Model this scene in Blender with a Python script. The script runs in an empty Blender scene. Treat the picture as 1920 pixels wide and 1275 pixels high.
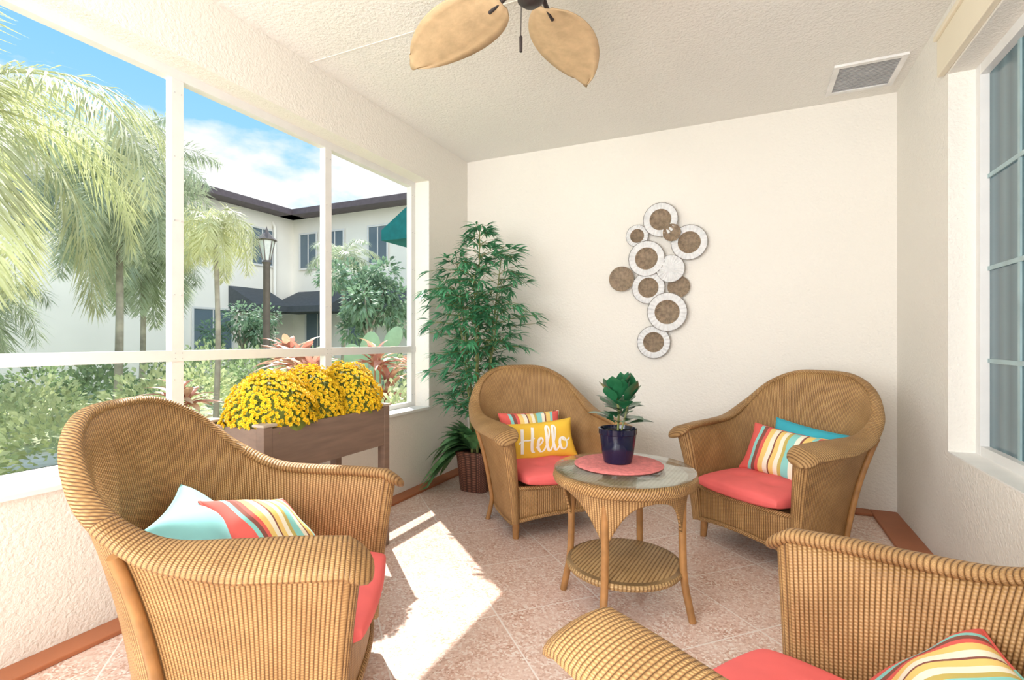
import bpy, math, random
from mathutils import Vector, Matrix
R = random.Random(11)
scene = bpy.context.scene
COL = scene.collection
try:
    scene.view_settings.view_transform = 'Standard'
    scene.view_settings.look = 'None'
except Exception:
    pass
pi = math.pi
rad = math.radians

# ------------------------------------------------------------------ materials
def new_mat(name):
    m = bpy.data.materials.new(name); m.use_nodes = True
    nt = m.node_tree; b = nt.nodes['Principled BSDF']
    return m, nt, b
class NG:
    def __init__(s, nt): s.nt = nt
    def n(s, t, **k):
        nd = s.nt.nodes.new(t)
        for a, v in k.items(): setattr(nd, a, v)
        return nd
    def l(s, a, b): s.nt.links.new(a, b)
    def m(s, op, a, b=None, c=None):
        nd = s.n('ShaderNodeMath', operation=op)
        for i, x in enumerate((a, b, c)):
            if x is None: continue
            if isinstance(x, (int, float)): nd.inputs[i].default_value = x
            else: s.l(x, nd.inputs[i])
        return nd.outputs[0]
    def ramp(s, fac, stops, interp='LINEAR'):
        nd = s.n('ShaderNodeValToRGB'); cr = nd.color_ramp; cr.interpolation = interp
        while len(cr.elements) < len(stops): cr.elements.new(0.5)
        for e, (p, c) in zip(cr.elements, stops):
            e.position = p; e.color = (c[0], c[1], c[2], 1)
        s.l(fac, nd.inputs[0]); return nd.outputs[0]
    def noise(s, vec, scale, detail=3, rough=.5):
        nd = s.n('ShaderNodeTexNoise'); nd.inputs['Scale'].default_value = scale
        nd.inputs['Detail'].default_value = detail; nd.inputs['Roughness'].default_value = rough
        if vec is not None: s.l(vec, nd.inputs['Vector'])
        return nd.outputs['Fac']
    def mix(s, fac, a, b, mode='MIX'):
        nd = s.n('ShaderNodeMix', data_type='RGBA', blend_type=mode)
        if isinstance(fac, (int, float)): nd.inputs[0].default_value = fac
        else: s.l(fac, nd.inputs[0])
        for i, x in ((6, a), (7, b)):
            if isinstance(x, tuple): nd.inputs[i].default_value = (x[0], x[1], x[2], 1)
            else: s.l(x, nd.inputs[i])
        return nd.outputs[2]
    def bump(s, h, strength, dist, bsdf):
        nd = s.n('ShaderNodeBump'); nd.inputs['Strength'].default_value = strength
        nd.inputs['Distance'].default_value = dist
        s.l(h, nd.inputs['Height']); s.l(nd.outputs[0], bsdf.inputs['Normal'])
def simple(name, col, rough=.6, metal=0., var=.12, vs=8., bump=0., bs=60., bd=.004, spec=None, stretch=None, trans=0.):
    m, nt, b = new_mat(name); g = NG(nt)
    tc = g.n('ShaderNodeTexCoord'); vec = tc.outputs['Object']
    if stretch:
        mp = g.n('ShaderNodeMapping'); mp.inputs['Scale'].default_value = stretch
        g.l(vec, mp.inputs[0]); vec = mp.outputs[0]
    f = g.noise(vec, vs)
    lo = tuple(c*(1-var) for c in col); hi = tuple(min(1, c*(1+var)) for c in col)
    cc = g.ramp(f, [(.3, lo), (.7, hi)])
    g.l(cc, b.inputs['Base Color'])
    b.inputs['Roughness'].default_value = rough; b.inputs['Metallic'].default_value = metal
    if spec is not None: b.inputs['Specular IOR Level'].default_value = spec
    if bump > 0: g.bump(g.noise(vec, bs, 4), bump, bd, b)
    if trans > 0:
        t = g.n('ShaderNodeBsdfTranslucent'); g.l(cc, t.inputs[0]); mx = g.n('ShaderNodeMixShader'); mx.inputs[0].default_value = trans
        out = nt.nodes['Material Output']; g.l(b.outputs[0], mx.inputs[1]); g.l(t.outputs[0], mx.inputs[2]); g.l(mx.outputs[0], out.inputs[0])
    return m

def wicker_mat(name, p=.0115, q=.0075, dark=(.085,.036,.010), mid=(.335,.175,.062), hi=(.56,.345,.145), skew=0., weave=.15):
    m, nt, b = new_mat(name); g = NG(nt)
    uv = g.n('ShaderNodeUVMap'); sp = g.n('ShaderNodeSeparateXYZ'); g.l(uv.outputs[0], sp.inputs[0])
    a = g.m('DIVIDE', g.m('ADD', sp.outputs[0], g.m('MULTIPLY', sp.outputs[1], skew)), p)
    rib = g.m('POWER', g.m('ABSOLUTE', g.m('SINE', g.m('MULTIPLY', a, pi))), .6)
    ph = g.m('MULTIPLY', g.m('MODULO', g.m('FLOOR', g.m('ADD', a, 1000.)), 2.), pi)
    s = g.m('SINE', g.m('ADD', g.m('MULTIPLY', sp.outputs[1], 2*pi/q), ph))
    s = g.m('MULTIPLY_ADD', s, weave, 1.-weave)
    h = g.m('MULTIPLY', rib, s)
    tc = g.n('ShaderNodeTexCoord'); nf = g.noise(tc.outputs['Object'], 9, 3)
    c = g.ramp(h, [(.0, dark), (.5, mid), (.95, hi)])
    c = g.mix(1., c, g.ramp(nf, [(.3, (.72, .67, .60)), (.7, (1, 1, 1))]), 'MULTIPLY')
    g.l(c, b.inputs['Base Color']); b.inputs['Roughness'].default_value = .5
    g.bump(h, .8, .0035, b)
    return m

def stucco(name, col, bs=45., strength=.6, bd=.014):
    m, nt, b = new_mat(name); g = NG(nt)
    tc = g.n('ShaderNodeTexCoord'); v = tc.outputs['Object']
    f = g.noise(v, 1.3, 2)
    g.l(g.ramp(f, [(.3, tuple(c*.97 for c in col)), (.7, col)]), b.inputs['Base Color'])
    b.inputs['Roughness'].default_value = .8
    h = g.m('ADD', g.noise(v, bs, 4, .6), g.m('MULTIPLY', g.noise(v, bs*.35, 2), .5))
    g.bump(h, strength, bd, b)
    return m

M = {}
M['wall'] = stucco('stucco_cream', (.85, .81, .74), 65, .55, .011)
M['ceil'] = stucco('ceiling_texture', (.87, .845, .79), 65, .7, .012)
M['wicker'] = wicker_mat('wicker_honey')
M['wicker_rim'] = wicker_mat('wicker_rim', p=.011, q=.02, skew=.6)
M['pole'] = simple('rattan_pole', (.34, .165, .055), .4, var=.2, vs=20)
M['coral'] = simple('coral_fabric', (.88, .155, .15), .85, var=.06, bump=.15, bs=300, bd=.001)
M['teal'] = simple('teal_fabric', (.04, .38, .48), .85, var=.08, bump=.2, bs=300, bd=.001)
M['aqua'] = simple('aqua_fabric', (.27, .62, .64), .85, var=.06, bump=.2, bs=300, bd=.001)
M['yellow'] = simple('yellow_fabric', (.86, .53, .05), .85, var=.05, bump=.2, bs=300, bd=.001)
M['white'] = simple('white_paint', (.87, .86, .83), .45, var=.03)
M['print'] = simple('white_print', (.92, .9, .84), .7, var=.02)
M['frame'] = simple('white_aluminium', (.78, .77, .75), .4, var=.03)
M['wood'] = simple('planter_wood', (.20, .135, .10), .6, var=.14, vs=5, stretch=(3, 1, 8), bump=.15, bs=20)
M['woodcap_lit'] = simple('planter_cap_lit', (.45, .37, .29), .6, var=.15, stretch=(6, 1, 14))  # paler than the boards: sunlit look put into the cap colour
M['terra'] = simple('terracotta_band', (.38, .13, .055), .55, var=.12, vs=4)
M['soil'] = simple('soil', (.05, .03, .02), .95, var=.4, vs=40, bump=.6)
M['bronze'] = simple('dark_bronze', (.06, .05, .05), .4, .6)
M['post'] = simple('lamp_post_brown', (.16, .13, .12), .5, .2)
M['blade'] = simple('fan_blade_palm', (.56, .40, .23), .6, var=.12, vs=20, bump=.2, bs=60)
M['pot'] = simple('navy_glaze', (.007, .008, .028), .12, var=.2)
M['pink'] = simple('pink_woven_mat', (.62, .18, .17), .85, var=.2, vs=60, bump=.6, bs=90, bd=.003)
M['bamboo'] = simple('bamboo_leaf', (.09, .33, .16), .5, var=.5, vs=6, trans=.2)
M['cane'] = simple('bamboo_cane', (.20, .22, .07), .5, var=.3)
M['under'] = simple('evergreen_leaf', (.13, .31, .12), .4, var=.5, vs=14, trans=.15)
M['fig'] = simple('fig_leaf', (.02, .12, .05), .2, var=.4, vs=12)
M['basket'] = wicker_mat('basket_dark', .022, .018, (.02, .008, .006), (.13, .052, .034), (.29, .125, .08), weave=.3)
M['petal'] = simple('mum_petal', (.93, .64, .015), .6, var=.08, vs=30)
M['eye'] = simple('mum_eye', (.60, .28, .01), .7)
M['mumleaf'] = simple('mum_leaf', (.16, .20, .03), .7, var=.4, vs=20)
M['rimwhite'] = simple('disc_white', (.74, .74, .74), .5, var=.10, vs=25)
M['brown'] = simple('disc_brown', (.30, .225, .155), .5, .2, var=.3, vs=40)
M['edge'] = simple('disc_edge_grey', (.24, .22, .20), .5, .2, var=.2, vs=40)
M['palm'] = simple('palm_green', (.46, .52, .36), .5, var=.3, vs=1.5, trans=.35)  # garden foliage colours lightened to stand in for screen haze
M['palm2'] = simple('palm_yellowgreen', (.60, .62, .36), .5, var=.35, vs=1.5, trans=.35)
M['trunk'] = simple('palm_trunk', (.36, .33, .27), .9, var=.3, vs=6, bump=.5, bs=12)
M['shrub'] = simple('shrub_green', (.36, .46, .25), .6, var=.45, vs=3, trans=.35)
M['shrub2'] = simple('shrub_lime', (.58, .64, .36), .6, var=.3, vs=3, trans=.35)
M['tree'] = simple('tree_green', (.22, .34, .22), .6, var=.5, vs=3, trans=.3)
M['ti'] = simple('ti_red', (.62, .30, .22), .45, var=.4, vs=5, trans=.3)
M['ti2'] = simple('ti_orange', (.74, .50, .32), .45, var=.3, vs=5, trans=.3)
M['cactus'] = simple('cactus_green', (.30, .48, .28), .6)
M['bldg'] = simple('building_stucco', (.93, .89, .81), .9, var=.04, vs=.6)
M['roof'] = simple('roof_tile', (.20, .13, .10), .8, var=.4, vs=5, bump=.5, bs=8, bd=.05)
M['eave'] = simple('eave_brown', (.13, .10, .11), .6)
M['awn'] = simple('awning_black', (.08, .09, .10), .8)
M['awng'] = simple('awning_green', (.01, .17, .17), .8)
M['ground'] = simple('garden_ground', (.42, .46, .29), .95, var=.35, vs=2, bump=.5, bs=20, bd=.03)
M['path'] = simple('concrete_path', (.74, .72, .67), .9, var=.08)
M['metalw'] = simple('vent_metal', (.82, .81, .79), .4, .0)
M['dark'] = simple('vent_gap_shade', (.12, .12, .13), .8)
M['glow'] = simple('lamp_frosted_glass', (.75, .76, .74), .3)
M['wflat'] = wicker_mat('wicker_flat', .016, .009, (.13, .06, .018), (.36, .21, .08), (.54, .36, .165))

def stripe_mat(name, seq):
    m, nt, b = new_mat(name); g = NG(nt)
    uv = g.n('ShaderNodeUVMap'); sp = g.n('ShaderNodeSeparateXYZ'); g.l(uv.outputs[0], sp.inputs[0])
    tot = sum(w for w, _ in seq); x = 0; st = []
    for w, c in seq: st.append((x/tot, c)); x += w
    g.l(g.ramp(sp.outputs[0], st, 'CONSTANT'), b.inputs['Base Color'])
    b.inputs['Roughness'].default_value = .85
    tc = g.n('ShaderNodeTexCoord'); g.bump(g.noise(tc.outputs['Object'], 300, 2), .15, .001, b)
    return m
cr_, ye, wh, te, br, go = (.74,.12,.10), (.85,.60,.19), (.88,.82,.66), (.26,.62,.58), (.25,.08,.06), (.55,.43,.12)
M['stripe'] = stripe_mat('striped_fabric', [(3,cr_),(1,te),(1.2,br),(1,cr_),(1.6,ye),(1.4,wh),(.5,br),(1.3,ye),(1.2,wh),(1,go),(1.9,te),(1.3,wh),(.5,br),(1.7,ye),(1,te),(3,cr_)])

def floor_mat():
    m, nt, b = new_mat('terrazzo_tile'); g = NG(nt)
    tc = g.n('ShaderNodeTexCoord'); v = tc.outputs['Object']
    sp = g.n('ShaderNodeSeparateXYZ'); g.l(v, sp.inputs[0]); x, y = sp.outputs[0], sp.outputs[1]
    S = .463
    u = g.m('MULTIPLY', g.m('ADD', x, y), .7071); w = g.m('MULTIPLY', g.m('SUBTRACT', y, x), .7071)
    def line(c, off):
        f = g.m('FRACT', g.m('ADD', g.m('DIVIDE', g.m('SUBTRACT', c, off), S), 50.5))
        return g.m('LESS_THAN', g.m('ABSOLUTE', g.m('SUBTRACT', f, .5)), .0065)
    gr = g.m('MAXIMUM', line(u, .221), line(w, .158))
    vo = g.n('ShaderNodeTexVoronoi'); vo.inputs['Scale'].default_value = 130; g.l(v, vo.inputs['Vector'])
    s1 = g.n('ShaderNodeSeparateColor'); g.l(vo.outputs['Color'], s1.inputs[0])
    c1 = g.ramp(s1.outputs[0], [(0, (.52,.29,.205)), (.22, (.68,.45,.35)), (.5, (.77,.57,.48)), (.78, (.88,.79,.72))], 'CONSTANT')
    big = g.noise(v, 9, 5, .65)
    c2 = g.mix(g.ramp(big, [(.35,(.0,.0,.0)),(.65,(.65,.65,.65))]), c1, (.80,.62,.53))
    cell = g.n('ShaderNodeCombineXYZ')
    g.l(g.m('FLOOR', g.m('DIVIDE', g.m('SUBTRACT', u, .221), S)), cell.inputs[0]); g.l(g.m('FLOOR', g.m('DIVIDE', g.m('SUBTRACT', w, .158), S)), cell.inputs[1])
    wn = g.n('ShaderNodeTexWhiteNoise', noise_dimensions='2D'); g.l(cell.outputs[0], wn.inputs['Vector'])
    c3 = g.mix(1., c2, g.ramp(wn.outputs['Value'], [(0,(.90,.88,.87)),(1,(1,1,1))]), 'MULTIPLY')
    c4 = g.mix(gr, c3, (.84,.76,.70))
    g.l(c4, b.inputs['Base Color']); b.inputs['Roughness'].default_value = .28
    g.bump(g.m('ADD', g.m('MULTIPLY', gr, -1.), g.m('MULTIPLY', s1.outputs[0], .06)), .3, .002, b)
    return m
M['floor'] = floor_mat()

m = bpy.data.materials.new('table_glass'); m.use_nodes = True; nt = m.node_tree; nt.nodes.clear(); g = NG(nt)
out = g.n('ShaderNodeOutputMaterial'); mx = g.n('ShaderNodeMixShader'); lw = g.n('ShaderNodeLayerWeight'); lw.inputs[0].default_value = .5
gl = g.n('ShaderNodeBsdfGlossy'); gl.inputs['Roughness'].default_value = .05
tr = g.n('ShaderNodeBsdfTransparent'); tr.inputs[0].default_value = (.95, .98, .97, 1)
g.l(g.m('MULTIPLY_ADD', g.m('POWER', lw.outputs['Facing'], 2.2), .6, .06), mx.inputs[0]); g.l(tr.outputs[0], mx.inputs[1]); g.l(gl.outputs[0], mx.inputs[2])
g.l(mx.outputs[0], out.inputs[0]); M['glass'] = m
m, nt, b = new_mat('tinted_window_glass'); g = NG(nt)
tc = g.n('ShaderNodeTexCoord')
sp = g.n('ShaderNodeSeparateXYZ'); g.l(tc.outputs['Object'], sp.inputs[0])
wv = g.m('FRACT', g.m('MULTIPLY', sp.outputs[1], 9.))
g.l(g.ramp(wv, [(0,(.05,.11,.135)),(.5,(.10,.19,.225)),(1,(.05,.11,.135))]), b.inputs['Base Color'])
b.inputs['Roughness'].default_value = .12; M['tint'] = m
m, nt, b = new_mat('exterior_glass'); b.inputs['Base Color'].default_value = (.14,.19,.23,1); b.inputs['Roughness'].default_value = .15; M['xglass'] = m

# ------------------------------------------------------------------ mesh builder
class MB:
    def __init__(s): s.v=[]; s.f=[]; s.uv=[]; s.mi=[]
    def add(s, vs, fs, uvs=None, m=0):
        b = len(s.v); s.v += [tuple(p) for p in vs]
        s.uv += uvs if uvs else [(0.,0.)]*len(vs)
        for f in fs: s.f.append(tuple(i+b for i in f)); s.mi.append(m)
    def box(s, x0,x1,y0,y1,z0,z1, m=0):
        vs=[]; 
        for z in (z0,z1):
            for (x,y) in ((x0,y0),(x1,y0),(x1,y1),(x0,y1)): vs.append((x,y,z))
        s.add(vs, [(3,2,1,0),(4,5,6,7),(0,1,5,4),(1,2,6,5),(2,3,7,6),(3,0,4,7)], [(p[0]+p[1],p[2]) for p in vs], m)
    def tube(s, path, r, sides=10, m=0, caps=True):
        path=[Vector(p) for p in path]; n=len(path)
        rs = r if isinstance(r,(list,tuple)) else [r]*n
        T=[(path[min(i+1,n-1)]-path[max(i-1,0)]).normalized() for i in range(n)]
        up=Vector((0,0,1)) if abs(T[0].z)<.9 else Vector((1,0,0))
        N=(up-T[0]*up.dot(T[0])).normalized(); vs=[];uv=[];L=0
        for i in range(n):
            if i: L+=(path[i]-path[i-1]).length
            N=(N-T[i]*N.dot(T[i])).normalized(); B=T[i].cross(N)
            for k in range(sides+1):
                a=2*pi*k/sides; vs.append(path[i]+(N*math.cos(a)+B*math.sin(a))*rs[i]); uv.append((L,a*max(rs)))
        fs=[]; w=sides+1
        for i in range(n-1):
            for k in range(sides): fs.append((i*w+k,i*w+k+1,(i+1)*w+k+1,(i+1)*w+k))
        if caps:
            fs.append(tuple(range(sides-1,-1,-1))); fs.append(tuple((n-1)*w+k for k in range(sides)))
        s.add(vs,fs,uv,m)
    def lathe(s, prof, n=32, m=0, c=(0,0,0), uvr=None):
        vs=[];uv=[];w=n+1;L=0
        for i,(r,z) in enumerate(prof):
            if i: L+=math.hypot(r-prof[i-1][0], z-prof[i-1][1])
            for k in range(w):
                a=2*pi*k/n; vs.append((c[0]+r*math.cos(a), c[1]+r*math.sin(a), c[2]+z)); uv.append((a*(uvr or max(p[0] for p in prof)), L))
        fs=[]
        for i in range(len(prof)-1):
            for k in range(n): fs.append((i*w+k,i*w+k+1,(i+1)*w+k+1,(i+1)*w+k))
        s.add(vs,fs,uv,m)
    def leaf(s, o, d, n, L, W, droop=.2, m=0, seg=3, fold=.2, peak=.45):
        o=Vector(o); d=Vector(d).normalized(); n=Vector(n); sd=d.cross(n)
        if sd.length<1e-4: sd=d.cross(Vector((1,.3,0)))
        sd.normalize(); nn=sd.cross(d).normalized(); vs=[];uv=[]
        for i in range(seg+1):
            t=i/seg; p=o+d*(L*t)-Vector((0,0,1))*(droop*L*t*t)
            w=W*.5*(math.sin(pi*min(1,max(0,t**(math.log(.5)/math.log(peak))))) if 0<t<1 else .04)
            vs += [p-sd*w+nn*w*fold, p, p+sd*w+nn*w*fold]; uv += [(t,0),(t,.5),(t,1)]
        fs=[]
        for i in range(seg):
            a=i*3; fs += [(a,a+1,a+4,a+3),(a+1,a+2,a+5,a+4)]
        s.add(vs,fs,uv,m)
    def obj(s, name, mats, parent=None, smooth=True, bevel=0, angle=45, mtx=None, label=None):
        me=bpy.data.meshes.new(name); me.from_pydata(s.v,[],s.f)
        for mm in (mats if isinstance(mats,(list,tuple)) else [mats]): me.materials.append(mm)
        for p,mi in zip(me.polygons,s.mi): p.material_index=mi
        ul=me.uv_layers.new(name='UVMap')
        for lp in me.loops: ul.data[lp.index].uv=s.uv[lp.vertex_index]
        me.update()
        if smooth:
            me.shade_smooth()
            me.set_sharp_from_angle(angle=rad(angle))
        o=bpy.data.objects.new(name,me); COL.objects.link(o)
        if parent: o.parent=parent
        if mtx is not None: o.matrix_local=mtx
        if bevel:
            bv=o.modifiers.new('bevel','BEVEL'); bv.width=bevel; bv.segments=2; bv.limit_method='ANGLE'
        if label: o['label']=label
        return o
def empty(name, loc=(0,0,0), rz=0):
    e=bpy.data.objects.new(name,None); e.empty_display_size=.1; COL.objects.link(e)
    e.location=loc; e.rotation_euler=(0,0,rz); return e
def tag(o,label,cat,group=None,kind=None):
    o['label']=label; o['category']=cat
    if group: o['group']=group
    if kind: o['kind']=kind
    return o
def struct(o): o['kind']='structure'; return o
def copy_thing(root, name, loc, rz, sc=1.):
    c=root.copy(); c.name=name; COL.objects.link(c); c.location=loc; c.rotation_euler=(0,0,rz); c.scale=(sc,sc,sc)
    for ch in [k for k in bpy.data.objects if k.parent==root]:
        d=ch.copy(); COL.objects.link(d); d.parent=c
    return c
def cr(pts, n):
    P=[tuple(p) for p in pts]; out=[]
    for i in range(len(P)-1):
        p0=P[max(i-1,0)];p1=P[i];p2=P[i+1];p3=P[min(i+2,len(P)-1)]
        for k in range(n):
            t=k/n; out.append(tuple(.5*((2*b_)+(-a_+c_)*t+(2*a_-5*b_+4*c_-d_)*t*t+(-a_+3*b_-3*c_+d_)*t**3) for a_,b_,c_,d_ in zip(p0,p1,p2,p3)))
    out.append(P[-1]); return out

# ------------------------------------------------------------------ room
XL,XR,YB,YF,ZC=-2.31,.89,4.08,-3.2,2.75
b=MB(); b.box(XL-.2,XR+.2,YF-.15,YB+.15,-.12,0); struct(b.obj('floor',M['floor'],smooth=False))
b=MB(); b.box(XL-.2,XR+.2,YF-.15,YB+.15,ZC,ZC+.15); struct(b.obj('ceiling',M['ceil'],smooth=False))
b=MB(); b.box(XL,XR,2.225,2.233,ZC-.003,ZC); struct(b.obj('trim_1',M['wall'],smooth=False))
b=MB(); b.box(XL-.2,XR+.2,YB,YB+.15,0,ZC); struct(b.obj('wall_back',M['wall'],smooth=False))
b=MB(); b.box(XL-.2,XR+.2,YF-.15,YF,0,ZC); struct(b.obj('wall_front',M['wall'],smooth=False))
WZ0,WZ1,WY0,WY1=.595,2.41,-2.27,3.46
b=MB(); b.box(XL-.2,XL,YF,YB,0,WZ0); b.box(XL-.2,XL,YF,YB,WZ1,ZC); b.box(XL-.2,XL,WY1,YB,WZ0,WZ1); b.box(XL-.2,XL,YF,WY0,WZ0,WZ1)
struct(b.obj('wall_left',M['wall'],smooth=False))
RZ0,RZ1,RY0,RY1=.59,2.43,1.55,3.15
b=MB(); b.box(XR,XR+.2,YF,YB,0,RZ0); b.box(XR,XR+.2,YF,YB,RZ1,ZC); b.box(XR,XR+.2,RY1,YB,RZ0,RZ1); b.box(XR,XR+.2,YF,RY0,RZ0,RZ1)
struct(b.obj('wall_right',M['wall'],smooth=False))
b=MB(); b.box(XL,XL+.11,YF,YB,0,.018); struct(b.obj('baseboard_left',M['terra'],smooth=False,bevel=.004))
b=MB(); b.box(XR-.15,XR,YF,YB,0,.018); struct(b.obj('baseboard_right',M['terra'],smooth=False,bevel=.004))
b=MB(); b.box(XL+.11,XR-.15,YB-.11,YB,0,.018); struct(b.obj('baseboard_back',M['terra'],smooth=False,bevel=.004))
win=empty('window_1'); struct(win)
FX0,FX1=-2.49,-2.44
b=MB()
b.box(FX0,FX1,WY0,WY1,WZ0,WZ0+.045); b.box(FX0,FX1,WY0,WY1,WZ1-.045,WZ1)
mul=[3.435,2.51,1.55,.58,-.39,-1.35,-2.245]
for y in mul: b.box(FX0+.002,FX1-.002,y-.027,y+.027,WZ0+.045,WZ1-.045)
b.box(FX0-.003,FX1+.004,WY0+.002,WY1-.002,1.037,1.087)
b.obj('frame',M['frame'],win,smooth=False)
b=MB()
for y in mul[:4]:
    for z in (.70,.95,1.05,1.075,1.35,1.7,2.0,2.3):
        for dy in (-.016,.016): b.tube([(FX1-.003,y+dy,z),(FX1+.006 if 1.03<z<1.09 else FX1+.001,y+dy,z)],.003,6)
b.obj('screws',simple('screw_grey',(.5,.5,.5),.4),win,smooth=False)
b=MB(); b.box(XL-.13,XL+.015,WY0,WY1,WZ0-.01,WZ0+.012); struct(b.obj('trim_2',M['white'],smooth=False,bevel=.003))
win=empty('window_2'); struct(win)
b=MB(); x0,x1=.995,1.06
b.box(x0,x1,RY1-.05,RY1,RZ0,RZ1); b.box(x0,x1,RY0,RY0+.05,RZ0,RZ1); b.box(x0+.001,x1,RY0,RY1,RZ0,RZ0+.05); b.box(x0+.001,x1,RY0,RY1,RZ1-.05,RZ1)
b.obj('frame',M['frame'],win,smooth=False)
b=MB()
for z in (1.04,1.47,1.90): b.box(1.022,1.03,RY0+.05,RY1-.05,z-.01,z+.01)
for k in range(1,5): y=RY1-.05-.30*k; b.box(1.023,1.03,y-.01,y+.01,RZ0+.05,RZ1-.05)
b.obj('muntins',simple('muntin_grey',(.33,.46,.48),.4),win,smooth=False)
b=MB(); b.box(1.03,1.04,RY0+.05,RY1-.05,RZ0+.05,RZ1-.05); b.obj('glass_pane',M['tint'],win,smooth=False)
b=MB(); b.box(XR,XR+.11,RY0,RY1,RZ0-.0,RZ0+.006); struct(b.obj('trim_3',M['white'],smooth=False))
b=MB(); b.box(XR-.03,XR,RY0-.1,RY1+.05,2.44,2.62); b.box(XR-.045,XR,RY0-.1,RY1+.055,2.62,2.645)
val=b.obj('trim_4',simple('shade_cassette_cream',(.82,.74,.58),.6,var=.01),smooth=False,bevel=.004); struct(val)
v=empty('air_vent',(.65,3.73,ZC)); tag(v,'white metal louvred air vent set in the textured ceiling','vent')
b=MB(); hx,hy=.18,.195
b.box(-hx,hx,-hy,-hy+.03,-.014,0); b.box(-hx,hx,hy-.03,hy,-.014,0); b.box(-hx,-hx+.03,-hy+.03,hy-.03,-.0138,0); b.box(hx-.03,hx,-hy+.03,hy-.03,-.0138,0)
b.obj('frame',M['metalw'],v,smooth=False)
b=MB(); b.box(-hx+.03,hx-.03,-hy+.03,hy-.03,-.002,0,1)  # dark backing sheet stands in for the shade between louvres
k=-hy+.035
while k<hy-.04:
    b.box(-hx+.03,hx-.03,k,k+.009,-.008,-.005,0); k+=.0185
b.obj('louvres',[simple('vent_grey',(.46,.46,.47),.5),M['dark']],v,smooth=False)

# ------------------------------------------------------------------ wicker armchair
half=[(0,.39,.945, 0,.25, .034),(.17,.375,.933,.10,.245,.035),(.305,.315,.862,.19,.215,.038),(.383,.215,.745,.26,.14,.046),(.403,.08,.658,.29,.03,.062),
      (.40,-.08,.630,.30,-.08,.080),(.388,-.22,.622,.305,-.19,.088),(.37,-.345,.612,.305,-.30,.085)]
full=[(-p[0],p[1],p[2],-p[3],p[4],p[5]) for p in half[::-1]][:-1]+half
S=cr(full,8); NS=len(S)
nrm=[]
for i in range(NS):
    a=S[max(i-1,0)]; c=S[min(i+1,NS-1)]; t=Vector((c[0]-a[0],c[1]-a[1])).normalized(); nrm.append(Vector((-t.y,t.x,0)))
arc=[0]
for i in range(1,NS): arc.append(arc[-1]+(Vector(S[i][:3])-Vector(S[i-1][:3])).length)
ZB=.10; DK=.285
def shellpt(i,t,side):
    s=S[i]; f=.42*t+.58*t**2.2; z=ZB+(s[2]-ZB)*t
    p=Vector((s[3]+(s[0]-s[3])*f, s[4]+(s[1]-s[4])*f, z)); th=s[5]*(.55+.45*t)
    return p+nrm[i]*(side*th/2)
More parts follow.
